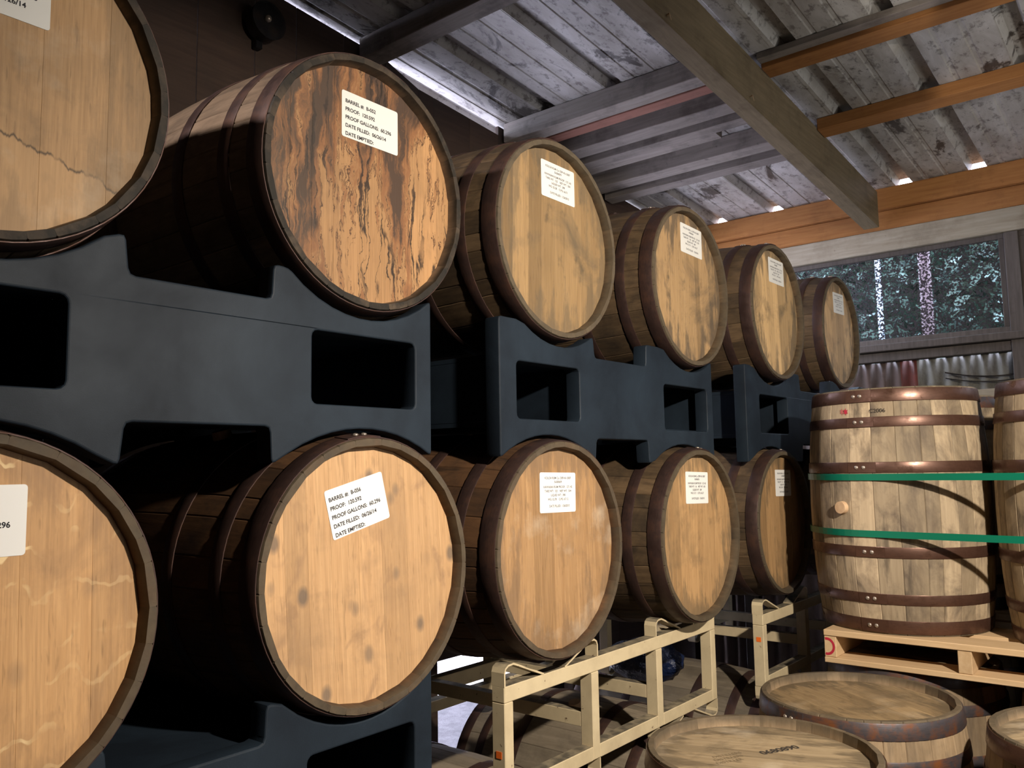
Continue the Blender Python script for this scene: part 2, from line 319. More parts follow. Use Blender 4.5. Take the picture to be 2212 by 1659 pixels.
# ---------------------------------------------------------------- barrel geometry (local axis = Z, good head at z = L)
L0, RH, RB = 0.86, 0.284, 0.313
def rout(z, L=L0):
    t = (2*z/L - 1)
    return RH + (RB-RH)*(1 - abs(t)**2.2)
REC = 0.026          # how deep the head sits inside the chime
def stave_mesh(deg, L):
    bm = bmesh.new(); h = math.radians(deg)/2; e = 0.0008
    zs = [0, 0.006, 0.03, 0.10, 0.2, 0.31, L/2, L-0.31, L-0.2, L-0.10, L-0.03, L-0.006, L]
    angs = [(-h, -0.0015), (-h+0.008, 0), (0, 0.0004), (h-0.008, 0), (h, -0.0015)]
    outer, inner = [], []
    for z in zs:
        r = rout(z, L) - (0.0015 if z in (0, L) else 0)
        outer.append([bm.verts.new(((r+d)*math.sin(a*(1-e/h)), -(r+d)*math.cos(a*(1-e/h)), z)) for a, d in angs])
        th = 0.0140 if z in (0, L) else (0.0160 if z in (0.006, L-0.006) else 0.0235)
        ri = rout(z, L) - th
        inner.append([bm.verts.new((ri*math.sin(a), -ri*math.cos(a), z)) for a in (-h, h)])
    for i in range(len(zs)-1):
        for j in range(4): bm.faces.new((outer[i][j], outer[i][j+1], outer[i+1][j+1], outer[i+1][j]))
        bm.faces.new((inner[i][1], inner[i][0], inner[i+1][0], inner[i+1][1]))
        bm.faces.new((outer[i][4], inner[i][1], inner[i+1][1], outer[i+1][4]))
        bm.faces.new((inner[i][0], outer[i][0], outer[i+1][0], inner[i+1][0]))
    for k, fl in ((0, True), (-1, False)):
        vv = [*outer[k], inner[k][1], inner[k][0]]
        bm.faces.new(vv[::-1] if fl else vv)
    bmesh.ops.recalc_face_normals(bm, faces=bm.faces)
    me = mesh_of(bm, 'stave'); 
    for p in me.polygons: p.use_smooth = abs(p.normal.z) < 0.5 and p.area > 0
    me.set_sharp_from_angle(angle=math.radians(30))
    return me
def hoop_mesh(z0, z1, L):
    bm = bmesh.new(); N = 72; rows = []
    prof = [(z0, 0.0004), (z0, 0.0022), (z0+0.002, 0.0030), (z1-0.002, 0.0030), (z1, 0.0022), (z1, 0.0004)]
    for z, d in prof:
        rows.append([bm.verts.new(((rout(z, L)+d)*math.cos(2*PI*i/N), (rout(z, L)+d)*math.sin(2*PI*i/N), z)) for i in range(N)])
    for a, b in zip(rows, rows[1:]):
        for i in range(N): bm.faces.new((a[i], a[(i+1) % N], b[(i+1) % N], b[i]))
    # overlapped end of the strip
    zz = (z0+0.001, z1-0.001); q = []
    for i in range(7):
        a = math.radians(-90 - 9 + 3*i); q.append([bm.verts.new(((rout(z, L)+d)*math.cos(a), (rout(z, L)+d)*math.sin(a), z)) for z, d in ((zz[0], 0.003), (zz[0], 0.0048), (zz[1], 0.0048), (zz[1], 0.003))])
    for a, b in zip(q, q[1:]):
        for i in range(3): bm.faces.new((a[i], b[i], b[i+1], a[i+1]))
    bm.faces.new(q[0]); bm.faces.new(q[-1][::-1])
    bmesh.ops.recalc_face_normals(bm, faces=bm.faces)
    me = mesh_of(bm, 'hoop', True); me.set_sharp_from_angle(angle=math.radians(40)); return me
def rivet_mesh():
    bm = bmesh.new(); bmesh.ops.create_uvsphere(bm, u_segments=10, v_segments=6, radius=0.0072)
    for v in bm.verts: v.co.y *= 0.55
    return mesh_of(bm, 'rivet', True)
def head_board_mesh(x0, x1, L, zh):
    R = rout(L-REC, L) - 0.0205; bm = bmesh.new(); pts = []
    x0, x1 = max(x0, -R+0.002), min(x1, R-0.002); n = 10
    g = 0.00008
    xs = [x0+g + (x1-x0-2*g)*i/n for i in range(n+1)]
    top = [(x, math.sqrt(max(0, R*R-x*x))) for x in xs]; bot = [(x, -y) for x, y in top][::-1]
    out = top + bot
    f = [bm.verts.new((x, y, zh)) for x, y in out]; b = [bm.verts.new((x, y, zh-0.02)) for x, y in out]
    bm.faces.new(f[::-1]); bm.faces.new(b)
    for i in range(len(f)): bm.faces.new((f[i], f[(i+1) % len(f)], b[(i+1) % len(f)], b[i]))
    bmesh.ops.recalc_face_normals(bm, faces=bm.faces)
    front = [fc for fc in bm.faces if fc.normal.z > 0.9]
    es = [e for fc in front for e in fc.edges if abs(e.verts[0].co.x-e.verts[1].co.x) < 1e-6]
    bmesh.ops.bevel(bm, geom=es, offset=0.00025, segments=1, affect='EDGES')
    return mesh_of(bm, 'head_board')
HEADS = [[-0.270, -0.205, -0.150, -0.092, -0.020, 0.045, 0.118, 0.178, 0.222, 0.270],
         [-0.270, -0.190, -0.120, -0.062, 0.002, 0.052, 0.135, 0.196, 0.270],
         [-0.270, -0.212, -0.142, -0.080, -0.008, 0.064, 0.100, 0.170, 0.220, 0.270],
         [-0.270, -0.180, -0.105, -0.018, 0.085, 0.190, 0.270]]
_cache = {}
def kit(L):
    if L in _cache: return _cache[L]
    k = {'staves': {d: stave_mesh(d, L) for d in (9, 12, 15)},
         'hoops': [hoop_mesh(a, b, L) for a, b in ((0.005, 0.050), (0.103, 0.139), (0.262, 0.300), (L-0.300, L-0.262), (L-0.139, L-0.103), (L-0.050, L-0.005))],
         'hz': [0.0275, 0.121, 0.281, L-0.281, L-0.121, L-0.0275],
         'heads': [[head_board_mesh(a, b, L, L-REC) for a, b in zip(h, h[1:])] for h in HEADS],
         'rivet': _cache.setdefault('rivet', rivet_mesh())}
    bm = bmesh.new(); bmesh.ops.create_circle(bm, cap_ends=True, segments=48, radius=rout(REC, L)-0.0205)
    for v in bm.verts: v.co.z = REC
    k['back'] = mesh_of(bm, 'back_head')
    bm = bmesh.new(); bmesh.ops.create_cone(bm, cap_ends=True, segments=20, radius1=0.0235, radius2=0.0215, depth=0.03); k['bung'] = mesh_of(bm, 'bung')
    _cache[L] = k; return k
WID = [9]*10 + [12]*10 + [15]*10
LOCK = {}
def barrel(label, group, loc, lying=True, roll=0.0, headroll=0.0, head=None, hv=0, stave=None, hoop=None, L=L0, full=True, bung=True, yaw=0.0, rng=1, seam=20.0, rim=None):
    """loc: lying -> centre of the front rim; standing -> centre of the base"""
    k = kit(L); rnd = random.Random(rng*31+5)
    if lying:
        t = empty('barrel', (loc[0], loc[1]+L, loc[2])); t.rotation_euler = (PI/2, 0, yaw)
    else:
        t = empty('barrel', loc, (0, 0, yaw))
    tag(t, label, 'barrel', group)
    ws = WID[:]; rnd.shuffle(ws); a = roll
    for wd in ws:
        link('stave', k['staves'][wd], t, stave or M['stave'], rot=(0, 0, math.radians(a + wd/2))); a += wd
    for i, (hm, hz) in enumerate(zip(k['hoops'], k['hz'])):
        sa = seam + rnd.uniform(-4, 4)
        h = link('hoop', hm, t, hoop or M['hoop'], rot=(0, 0, math.radians(sa)))
        if full:
            for da in (-3.2, 1.4):
                aa = math.radians(-90+da); r = rout(hz, L)+0.0052
                link('rivet', k['rivet'], h, M['rivet'], (r*math.cos(aa), r*math.sin(aa), hz), (0, 0, math.radians(da)))
    for me in k['heads'][hv]:
        link('head_board', me, t, head or M['head'], rot=(0, 0, math.radians(headroll)))
    link('back_head', k['back'], t, M['stave_dark'])
    if bung:
        ba = math.radians(seam+12); r = rout(L/2, L)
        link('bung', k['bung'], t, M['bung'], ((r+0.004)*math.cos(ba-PI/2), (r+0.004)*math.sin(ba-PI/2), L/2), (0, PI/2, ba-PI/2))
    return t
FONT = None
def text_mesh(body, size, align='LEFT', bold=0.0, space=1.0):
    cu = bpy.data.curves.new('lettering', 'FONT'); cu.body = body; cu.size = size; cu.align_x = align; cu.offset = bold; cu.space_line = space; cu.resolution_u = 3
    cu.fill_mode = 'FRONT'
    o = bpy.data.objects.new('tmp', cu); C.objects.link(o)
    dg = bpy.context.evaluated_depsgraph_get(); dg.update()
    me = bpy.data.meshes.new_from_object(o.evaluated_get(dg)); bpy.data.objects.remove(o); me.name = 'lettering'; return me
def paper(t, cx, cy, wd, ht, tilt, lines, z, kind):
    """label on a head: lines = [(text, x, y, size, align, material)] in label coordinates"""
    bm = bmesh.new(); r = 0.005; pts = []
    for sx, sy, a0 in ((1, 1, 0), (-1, 1, 90), (-1, -1, 180), (1, -1, 270)):
        for i in range(4):
            a = math.radians(a0 + 30*i); pts.append((sx*(wd/2-r)+r*math.cos(a), sy*(ht/2-r)+r*math.sin(a)))
    f = [bm.verts.new((x, y, 0.0007)) for x, y in pts]; b = [bm.verts.new((x, y, 0)) for x, y in pts]
    bm.faces.new(f); bm.faces.new(b[::-1])
    for i in range(len(f)): bm.faces.new((b[i], b[(i+1) % len(f)], f[(i+1) % len(f)], f[i]))
    p = link('paper_label', mesh_of(bm, 'paper_label'), t, M['paper_shaded' if t['group'] == TG else 'paper'], (cx, cy, z+0.0004), (0, 0, tilt))
    p['label'] = 'white printed paper label'
    for tx, x, y, sz, al, mt, bd in lines:
        link('lettering', text_mesh(tx, sz, al, bd), p, mt, (x, y, 0.0009))
    return p
def old_label(no):
    s = 0.0118; y = 0.027; dy = 0.0187; out = []
    for a in ('BARREL #:  '+no, 'PROOF:  120.592', 'PROOF GALLONS:  60.296', 'DATE FILLED:  06/26/14', 'DATE EMPTIED:'):
        out.append((a, -0.073, y, s, 'LEFT', M['ink'], 0.00035)); y -= dy
    return out
def new_label(no, tare, net, liq, wg, opg):
    s = 0.0088; i = M['inkgrey']
    rows = [('KOLOA RUM Co. DSP-HI-15007', 0, 0.036, s), (no, 0, 0.0255, s), ('HAWAIIAN RUM PROOF:  127.142', 0, 0.0120, s), ('TARE WT:  %s    NET WT:  %s' % (tare, net), 0, 0.0010, s),
            ('LIQUID WT:  %s' % liq, 0, -0.010, s), ('WG: %s    O.PG: %s' % (wg, opg), 0, -0.021, s), ('DATE FILLED:  1/26/2015', 0.006, -0.039, s)]
    return [(a, x, y, sz, 'CENTER', i, 0.00022) for a, x, y, sz in rows]

# ---------------------------------------------------------------- setting: floor, ground
def noise_ground(name, c1, c2, sc):
    s = NT(name); a = s.noise(s.mapping(), sc, 8, 0.65); b = s.noise(s.mapping(), sc*9, 4, 0.6)
    col = s.mix(s.ramp(a, [(0.3, 0.0), (0.7, 1.0)]), c1, c2)
    col = s.mix(s.math('MULTIPLY', s.ramp(b, [(0.5, 0.0), (0.7, 1.0)]), 0.5), col, tuple(0.5*x for x in c1))
    s.bump(b, 0.5, 0.01); return s.fin(col, 0.9)
M['floor'] = noise_ground('concrete_floor', (0.12, 0.10, 0.085), (0.20, 0.17, 0.145), 2.5)
M['ground'] = noise_ground('gravel_ground', (0.42, 0.38, 0.37), (0.60, 0.57, 0.57), 3.0)
tag(link('floor', box_mesh('floor', (-3.1, -4.2, -1.68), (5.42, 2.95, -1.572)), mat=M['floor']), kind='structure')
tag(link('ground', box_mesh('ground', (-30, -30, -1.80), (40, 40, -1.685)), mat=M['ground']), kind='structure')

# ---------------------------------------------------------------- setting: roof ("ceiling") with sheets, purlins, rafters
SL = 0.08
def zr(x): return 1.660 + SL*(5.3-x)          # underside of the roof sheets
ceiling = tag(empty('ceiling', (0, 0, 0)), kind='structure')
def roof_profile(y0):
    """(dy, dz) across one sheet: three wide flats with a raised trapezoid rib and small flutes"""
    pts = []
    for k in range(2):
        o = k*0.395
        pts += [(o, 0), (o+0.098, 0), (o+0.104, 0.0032), (o+0.118, 0.0032), (o+0.124, 0), (o+0.205, 0), (o+0.211, 0.0032), (o+0.225, 0.0032), (o+0.231, 0),
                (o+0.296, 0), (o+0.314, 0.045), (o+0.372, 0.045), (o+0.390, 0)]
    pts.append((0.802, 0))
    return pts
for k in range(9):
    y0 = -4.25 + k*0.79 + 0.022 ; bm = bmesh.new(); rows = []
    xs = [-3.1 + i*(8.435/6) for i in range(7)]
    for x in xs: rows.append([bm.verts.new((x, y0+dy, zr(x)+dz+0.0015*(k % 2))) for dy, dz in roof_profile(y0)] + [])
    n = len(rows[0])
    for a, b in zip(rows, rows[1:]):
        for i in range(n-1): bm.faces.new((a[i], b[i], b[i+1], a[i+1]))
    o = link('roof_sheet', mesh_of(bm, 'roof_sheet'), ceiling, M['roof'])
    sm = o.modifiers.new('thick', 'SOLIDIFY'); sm.thickness = 0.0012; sm.offset = 1
def purlin(x0, x1, y0, y1, mat, name='purlin', h=0.038, dz=0.0):
    bm = bmesh.new(); xm = (x0+x1)/2
    add_box(bm, (x0-xm, 0, -h), (x1-xm, y1-y0, 0), 0.0025)
    for v in bm.verts: v.co.z -= SL*v.co.x
    return link(name, mesh_of(bm, name), ceiling, mat, (xm, y0, zr(xm)-0.001-dz))
purlin(3.490, 3.590, -3.9, 1.382, M['purlin'], h=0.05); purlin(3.440, 3.487, -3.9, 1.382, M['old_board'], h=0.030)
purlin(4.190, 4.300, -3.9, 1.382, M['purlin'], h=0.06)
purlin(2.315, 2.410, -3.9, 2.73, M['old_board'], h=0.095)
for x in (1.60, 0.75, -0.1, -1.0, -1.9): purlin(x, x+0.09, -3.9, 2.73, M['old_board'])
for x0, x1, y0, y1, mt, h in ((3.305, 3.390, 1.482, 2.73, 'old_board', 0.10), (3.445, 3.515, 1.482, 2.73, 'red_board', 0.075), (3.600, 3.705, 1.482, 2.73, 'old_board', 0.10),
                           (3.775, 3.850, 1.482, 2.73, 'old_board', 0.10), (3.856, 3.930, 1.78, 2.73, 'old_board', 0.094), (4.095, 4.195, 1.482, 2.73, 'old_board', 0.10), (4.280, 4.365, 1.482, 2.73, 'old_board', 0.10)):
    purlin(x0, x1, y0, y1, M[mt], 'roof_board', h)
def rafter(y0, y1, x0, x1, h=0.222):
    bm = bmesh.new(); add_box(bm, (0, 0, -h), (x1-x0, y1-y0, 0), 0.003)
    for v in bm.verts: v.co.z -= SL*v.co.x
    return link('rafter', mesh_of(bm, 'rafter'), ceiling, M['rafter'], (x0, y0, zr(x0)-0.042))
rafter(1.385, 1.475, -3.0, 5.22)
rafter(-1.35, -1.26, -3.0, 5.22)
link('light_block_beam', box_mesh('light_block_beam', (-3.0, -0.04, 1.085), (2.6, 0.04, 1.30), 0.004), ceiling, M['rafter'])  # added out-of-view beam, keeps the work light off the roof boards
for x_ in (-2.9, 2.55): link('light_block_hanger', box_mesh('light_block_hanger', (x_-0.04, -0.04, 1.30), (x_+0.04, 0.04, zr(x_)-0.01), 0.003), ceiling, M['rafter'])  # added supports for the light-blocking beam
for x, y in ((1.90, 1.383), (3.35, 1.383), (2.62, 1.383)):      # small bent nails in the rafter
    bm = bmesh.new(); add_ribbon(bm, [(0, 0, 0), (0, -0.012, 0.004), (0.004, -0.016, -0.02)], [(1, 0, 0)]*3, (0, 0, 1), 0.004, 0.004)
    link('bent_nail', mesh_of(bm, 'bent_nail'), ceiling, M['bung'], (x, y, zr(x)-0.24))

# ---------------------------------------------------------------- setting: walls
tag(link('gravel_strip', box_mesh('gravel_strip', (-3, 2.97, -1.685), (9, 4.22, -1.675)), mat=noise_ground('wet_gravel', (0.020, 0.018, 0.020), (0.060, 0.054, 0.058), 14.0)), kind='structure')
wall_back = tag(empty('wall_back', (0, 2.75, 0)), kind='structure')
ztop = lambda x: zr(x)-0.012
x = -3.05; rw = random.Random(3)
def plank(x, wd, z0, z1):
    bm = bmesh.new(); add_box(bm, (0, 0, z0), (wd-0.002, 0.022, 2.5), 0.002)
    for v in bm.verts:
        if v.co.z > 2.4: v.co.z = z1(x+v.co.x) - (2.5-v.co.z)
    link('plank', mesh_of(bm, 'plank'), wall_back, M['darkplank'], (x, 0, 0))
while x < 5.3:                  # vertical planks; farther on a slot under the eaves and one low opening onto the yard
    wd = min(rw.uniform(0.19, 0.27), 5.34-x)
    for cut in (2.80, 3.35):
        if x < cut-0.001 and x+wd > cut-0.05: wd = cut-x
    gap = 0.05 if 2.3 < x < 3.1 else 0.0
    if x < 2.55: plank(x, wd, -1.572, (lambda q: ztop(q)-(0.05 if q > 2.5 else 0)))
    else:
        plank(x, wd, 1.47, lambda q: ztop(q)-gap); plank(x, wd, -0.86 if 2.79 < x < 3.34 else -1.572, lambda q: 0.78 if x < 2.95 else 0.60)
    x += wd
link('header', box_mesh('header', (2.6, -0.06, 1.40), (5.3, -0.001, 1.47), 0.004), wall_back, M['darkplank'])
for z in (0.50, -0.86): link('wall_rail', box_mesh('wall_rail', (-3.05, -0.05, z), (5.3, -0.001, z+0.09), 0.004), wall_back, M['darkplank'])
for x in (3.75, 5.24): link('post', box_mesh('post', (x-0.06, -0.115, -1.572), (x+0.06, -0.055, 1.40), 0.004), wall_back, M['darkplank'])
tag(link('wall_front', box_mesh('wall_front', (-3.1, -4.32, -1.572), (5.4, -4.25, 2.45)), mat=M['darkplank']), kind='structure')
tag(link('wall_left', box_mesh('wall_left', (-3.18, -4.3, -1.572), (-3.1, 2.8, 2.45)), mat=M['darkplank']), kind='structure')

wall_right = tag(empty('wall_right', (5.3, 0, 0)), kind='structure')
link('header_beam', box_mesh('header_beam', (-0.02, -4.2, 1.265), (0.07, 2.7, 1.398), 0.004), wall_right, M['header'])
link('upper_beam', box_mesh('upper_beam', (0.0, -4.2, 1.400), (0.06, 2.7, 1.520), 0.004), wall_right, M['purlin'])
link('top_plate', box_mesh('top_plate', (-0.035, -4.2, 1.522), (0.055, 2.7, 1.652), 0.004), wall_right, M['purlin'])
for y in (0.72, 2.35, -1.2, -3.0): link('post', box_mesh('post', (0.0, y-0.035, -1.572), (0.07, y+0.035, 1.265), 0.003), wall_right, M['frame_grey'])
link('brace', box_mesh('brace', (0.0, -0.02, 0), (0.05, 0.02, 0.5), 0.003), wall_right, M['frame_grey'], (0.0, 1.66, 0.80), (math.radians(-36), 0, 0))
# corrugated cladding under the window
def corrugated(y0, y1, z0, z1, pitch, amp, name):
    bm = bmesh.new(); n = int((y1-y0)/pitch*8); rows = []
    for i in range(n+1):
        y = y0 + (y1-y0)*i/n; dx = amp*math.cos(2*PI*(y-y0)/pitch)
        rows.append([bm.verts.new((dx, y, z)) for z in (z0, z1)])
    for a, b in zip(rows, rows[1:]): bm.faces.new((a[0], b[0], b[1], a[1]))
    return mesh_of(bm, name, True)
s = NT('corrugated_paint'); sep = s.n('ShaderNodeSeparateXYZ'); s.L(s.co, sep.inputs[0])
band = s.ramp(s.math('DIVIDE', sep.outputs['Y'], 2.0), [(0.0, (0.19, 0.185, 0.155)), (0.625, (0.16, 0.155, 0.125)), (0.63, (0.13, 0.035, 0.025)), (0.672, (0.13, 0.035, 0.025)), (0.676, (0.10, 0.07, 0.058))], 'CONSTANT')
a = s.noise(s.mapping((1, 1, 0.5)), 22, 6, 0.7)
M['corr'] = s.fin(s.mix(s.math('MULTIPLY', s.ramp(a, [(0.45, 0.0), (0.65, 1.0)]), 0.6), band, (0.05, 0.04, 0.03)), 0.55, 0, 0.4)
o = link('corrugated_sheet', corrugated(-4.2, 2.72, -1.572, 0.60, 0.092, 0.014, 'corrugated_sheet'), wall_right, M['corr'], (0.10, 0, 0))
sm = o.modifiers.new('thick', 'SOLIDIFY'); sm.thickness = 0.001
link('girt', box_mesh('girt', (0.02, -4.2, 0.600), (0.10, 2.7, 0.655), 0.003), wall_right, M['frame_grey'])
link('girt', box_mesh('girt', (0.02, -4.2, 0.33), (0.084, 2.7, 0.395), 0.003), wall_right, M['header'])
# hanging cables on the end wall
bm = bmesh.new(); pts = [(0, 0.86+0.5*t-0.25, 0.475 - 0.03*t + 0.035*(t-0.35)**2*4) for t in [i/10 for i in range(11)]]
add_ribbon(bm, pts, [(0, 0, 1)]*11, (1, 0, 0), 0.008, 0.008)
add_ribbon(bm, [(0.006, y, z-0.022-0.02*(y-0.6)) for _, y, z in pts], [(0, 0, 1)]*11, (1, 0, 0), 0.006, 0.006)
tag(link('cable', mesh_of(bm, 'cable'), None, M['hoop_black'], (5.36, 0, 0)), 'dark cables sagging across the corrugated wall below the window', 'cable')

# window: speckled translucent panes, mullion, sill
win = tag(empty('window_1', (5.3, 0, 0)), kind='structure')
s = NT('speckled_pane')
v = s.noise(s.mapping((1, 1, 1.15)), 75, 2, 0.5, 0.4)
fac = s.ramp(v, [(0.46, 0.0), (0.54, 1.0)])
tr = s.n('ShaderNodeBsdfTransparent'); tr.inputs[0].default_value = (0.88, 0.95, 0.95, 1)
gl = s.n('ShaderNodeBsdfPrincipled'); gl.inputs['Base Color'].default_value = (0.05, 0.045, 0.05, 1); gl.inputs['Roughness'].default_value = 0.25
mx = s.n('ShaderNodeMixShader'); s.L(s.math('MULTIPLY', fac, 0.93), mx.inputs[0]); s.L(tr.outputs[0], mx.inputs[1]); s.L(gl.outputs[0], mx.inputs[2]); s.L(mx.outputs[0], s.out.inputs[0])
M['pane'] = s.m
for y0, y1 in ((0.755, 2.31), (-1.16, 0.685), (-2.96, -1.24)):
    link('pane', box_mesh('pane', (0.028, y0, 0.735), (0.032, y1, 1.235)), win, M['pane'])
link('sill', box_mesh('sill', (-0.035, -4.2, 0.657), (0.10, 2.7, 0.700), 0.004), win, M['frame_grey'])
for y0, y1 in ((0.755, 2.31), (-1.16, 0.685), (-2.96, -1.24)):
    for n_, lo, hi in (('frame_rail', (0.015, y0, 0.700), (0.05, y1, 0.735)), ('frame_rail', (0.015, y0, 1.235), (0.05, y1, 1.264)),
                   ('frame_stile', (0.015, y0, 0.735), (0.05, y0+0.03, 1.235)), ('frame_stile', (0.015, y1-0.03, 0.735), (0.05, y1, 1.235))):
        link(n_, box_mesh(n_, lo, hi, 0.002), win, M['frame_grey'])

# outside the window: leafy bank, pale pole, reddish pole
def leaf_bank(n, seed):
    r = random.Random(seed); vs_, fs = [], []
    for i in range(n):
        y = r.uniform(-3.5, 4.5); z = r.uniform(-1.4, 2.15); x = 7.4 + 0.25*(z) + r.uniform(-0.3, 0.45)
        sz = r.uniform(0.04, 0.10); a = Vector((r.uniform(-1, 1), r.uniform(-1, 1), r.uniform(-1, 1))).normalized()
        b = a.cross(Vector((r.uniform(-1, 1), r.uniform(-1, 1), r.uniform(-0.3, 1)))).normalized()
        c = Vector((x, y, z)); k = len(vs_)
        vs_ += [c-a*sz, c+b*sz*0.5, c+a*sz, c-b*sz*0.5]; fs.append((k, k+1, k+2, k+3))
    me = bpy.data.meshes.new('hedge'); me.from_pydata([tuple(v) for v in vs_], [], fs); return me
s = NT('leaf'); geo = s.n('ShaderNodeNewGeometry')
M['leaf'] = s.fin(s.ramp(geo.outputs['Random Per Island'], [(0.0, (0.008, 0.017, 0.010)), (0.5, (0.018, 0.036, 0.024)), (0.8, (0.045, 0.072, 0.058)), (1.0, (0.11, 0.145, 0.135))]), 0.5)
tag(link('hedge', leaf_bank(16000, 5), None, M['leaf']), 'leafy green bank growing outside the speckled window', 'hedge', kind='stuff')
tag(link('soil_bank', box_mesh('soil_bank', (8.3, -6, -1.685), (8.9, 7, 2.1)), None, plain('dark_soil', (0.03, 0.04, 0.025), 0.9)), kind='structure')
def pole(name, x, y, r, h, mat, label):
    bm = bmesh.new(); bmesh.ops.create_cone(bm, cap_ends=True, segments=16, radius1=r, radius2=r, depth=h)
    for vv in bm.verts: vv.co.z += h/2
    tag(link(name, mesh_of(bm, name, True), None, mat, (x, y, -1.685)), label, 'pole')
pole('pole', 6.3, 1.700, 0.020, 3.9, plain('pole_white', (0.24, 0.27, 0.33), 0.4), 'thin white pole standing outside behind the speckled window')
pole('pole', 6.5, 1.435, 0.042, 3.55, plain('pole_pink', (0.062, 0.032, 0.038), 0.6), 'thicker dull pink pole outside behind the speckled window')

# small round black lamp high on the back wall
t = tag(empty('wall_lamp', (1.80, 2.745, 1.735)), 'small round black lamp on the dark plank wall above the stained barrel', 'lamp')
bm = bmesh.new(); bmesh.ops.create_cone(bm, cap_ends=True, segments=28, radius1=0.062, radius2=0.075, depth=0.07)
bmesh.ops.rotate(bm, verts=bm.verts, matrix=Matrix.Rotation(PI/2, 3, 'X'))
link('shade', mesh_of(bm, 'shade'), t, M['hoop_black'], (0, -0.06, 0))
link('bracket', box_mesh('bracket', (-0.015, -0.03, -0.09), (0.015, 0.0, 0.05), 0.003), t, M['hoop_black'])
bm = bmesh.new(); bmesh.ops.create_uvsphere(bm, u_segments=12, v_segments=8, radius=0.014); link('bulb', mesh_of(bm, 'bulb', True), t, M['rivet'], (-0.01, -0.10, 0))

# ---------------------------------------------------------------- black plastic barrel racks
def curve_plate(outer, holes, y0, y1, bev=0.0045):
    cu = bpy.data.curves.new('plate', 'CURVE'); cu.dimensions = '2D'; cu.fill_mode = 'BOTH'
    for poly in [outer] + holes:
        sp = cu.splines.new('POLY'); sp.points.add(len(poly)-1); sp.use_cyclic_u = True
        for p, (a, b) in zip(sp.points, poly): p.co = (a, b, 0, 1)
    cu.extrude = (y1-y0)/2-bev; cu.bevel_depth = bev; cu.bevel_resolution = 2; cu.offset = -bev
    o = bpy.data.objects.new('tmp', cu); C.objects.link(o); dg = bpy.context.evaluated_depsgraph_get(); dg.update()
    me = bpy.data.meshes.new_from_object(o.evaluated_get(dg)); bpy.data.objects.remove(o)
    me.set_sharp_from_angle(angle=math.radians(28))
    me.transform(Matrix(((1, 0, 0, 0), (0, 0, -1, (y0+y1)/2), (0, 1, 0, 0), (0, 0, 0, 1))))
    return me
def rrect(x0, z0, x1, z1, r):
    out = []
    for cx, cz, a0 in ((x1-r, z1-r, 0), (x0+r, z1-r, 90), (x0+r, z0+r, 180), (x1-r, z0+r, 270)):
        for i in range(4): out.append((cx+r*math.cos(math.radians(a0+30*i)), cz+r*math.sin(math.radians(a0+30*i))))
    return out
def arc(cx, cz, r, x0, x1, up, n=12):
    return [(x0+(x1-x0)*i/n, cz + (1 if up else -1)*math.sqrt(max(1e-6, r*r-(x0+(x1-x0)*i/n-cx)**2))) for i in range(n+1)]
def soften(poly, r):
    """round the sharp corners of a polygon a little"""
    out = []; n = len(poly)
    for i in range(n):
        p, a, b = Vector(poly[i]), Vector(poly[i-1]), Vector(poly[(i+1) % n]); u, v = (a-p), (b-p)
        if u.length > 1e-6 and v.length > 1e-6 and u.angle(v) < math.radians(150):
            k = min(r, u.length*0.4, v.length*0.4); q0, q1 = p+u.normalized()*k, p+v.normalized()*k
            out += [tuple(q0), tuple((q0+q1+2*p)/4), tuple(q1)]
        else: out.append(tuple(p))
    return out
def plastic_rack(label, y, xl, xr, n0, n1, c1, c2, zt, zb, holes, low1, low2, depth=0.785):
    """xl..xr: width; n0..n1: central notches; c1, c2: (x, z, r) of the cradled barrels above; low1, low2: below"""
    tz, bz = zt, zb
    top = arc(c1[0], c1[1], c1[2], xl, n0, False)
    top = [(a, min(b, tz)) for a, b in top]
    top2 = [(a, min(b, tz)) for a, b in arc(c2[0], c2[1], c2[2], n1, xr, False)]
    nz1, nz0 = tz-0.072, bz+0.075
    bot2 = [(a, max(b, bz)) for a, b in arc(low2[0], low2[1], low2[2], xr, n1, True)]
    bot1 = [(a, max(b, bz)) for a, b in arc(low1[0], low1[1], low1[2], n0, xl, True)]
    poly = top + [(n0+0.008, nz1), (n1-0.004, nz1)] + top2 + bot2 + [(n1-0.004, nz0), (n0+0.008, nz0)] + bot1
    poly = soften(poly, 0.012)
    hs = [rrect(a, b, c, d, 0.014) for a, b, c, d in holes]
    x0 = (xl+xr)/2
    t = tag(empty('barrel_rack', (x0, y+0.3, zb)), label, 'rack', 'black plastic barrel racks')
    hz = [h for h in holes]; hb, ht = hz[0][1], hz[0][3]
    for k, yy in enumerate((y, y+depth-0.05)):
        me = curve_plate(poly, hs, yy, yy+0.05); me.transform(Matrix.Translation((-x0, -(y+0.3), -zb)))
        link('end_panel', me, t, M['plastic'])
    bm = bmesh.new(); ya, yb = y+0.045, y+depth-0.045
    for h in holes:                                   # fork tunnels between the end panels
        for lo, hi in (((h[0]-0.045, ya, hb-0.018), (h[2]+0.045, yb, hb-0.006)), ((h[0]-0.045, ya, ht+0.006), (h[2]+0.045, yb, ht+0.018)), ((h[0]-0.045, ya, hb-0.005), (h[0]-0.033, yb, ht+0.005)), ((h[2]+0.033, ya, hb-0.005), (h[2]+0.045, yb, ht+0.005))):
            add_box(bm, lo, hi)
    add_box(bm, (n0-0.03, ya, nz0+0.01), (n1+0.03, yb, nz0+0.03)); add_box(bm, (n0-0.03, ya, nz1-0.03), (n1+0.03, yb, nz1-0.01))
    me = mesh_of(bm, 'core'); me.transform(Matrix.Translation((-x0, -(y+0.3), -zb)))
    link('core', me, t, M['plastic'])
    return t
yA = 1.395
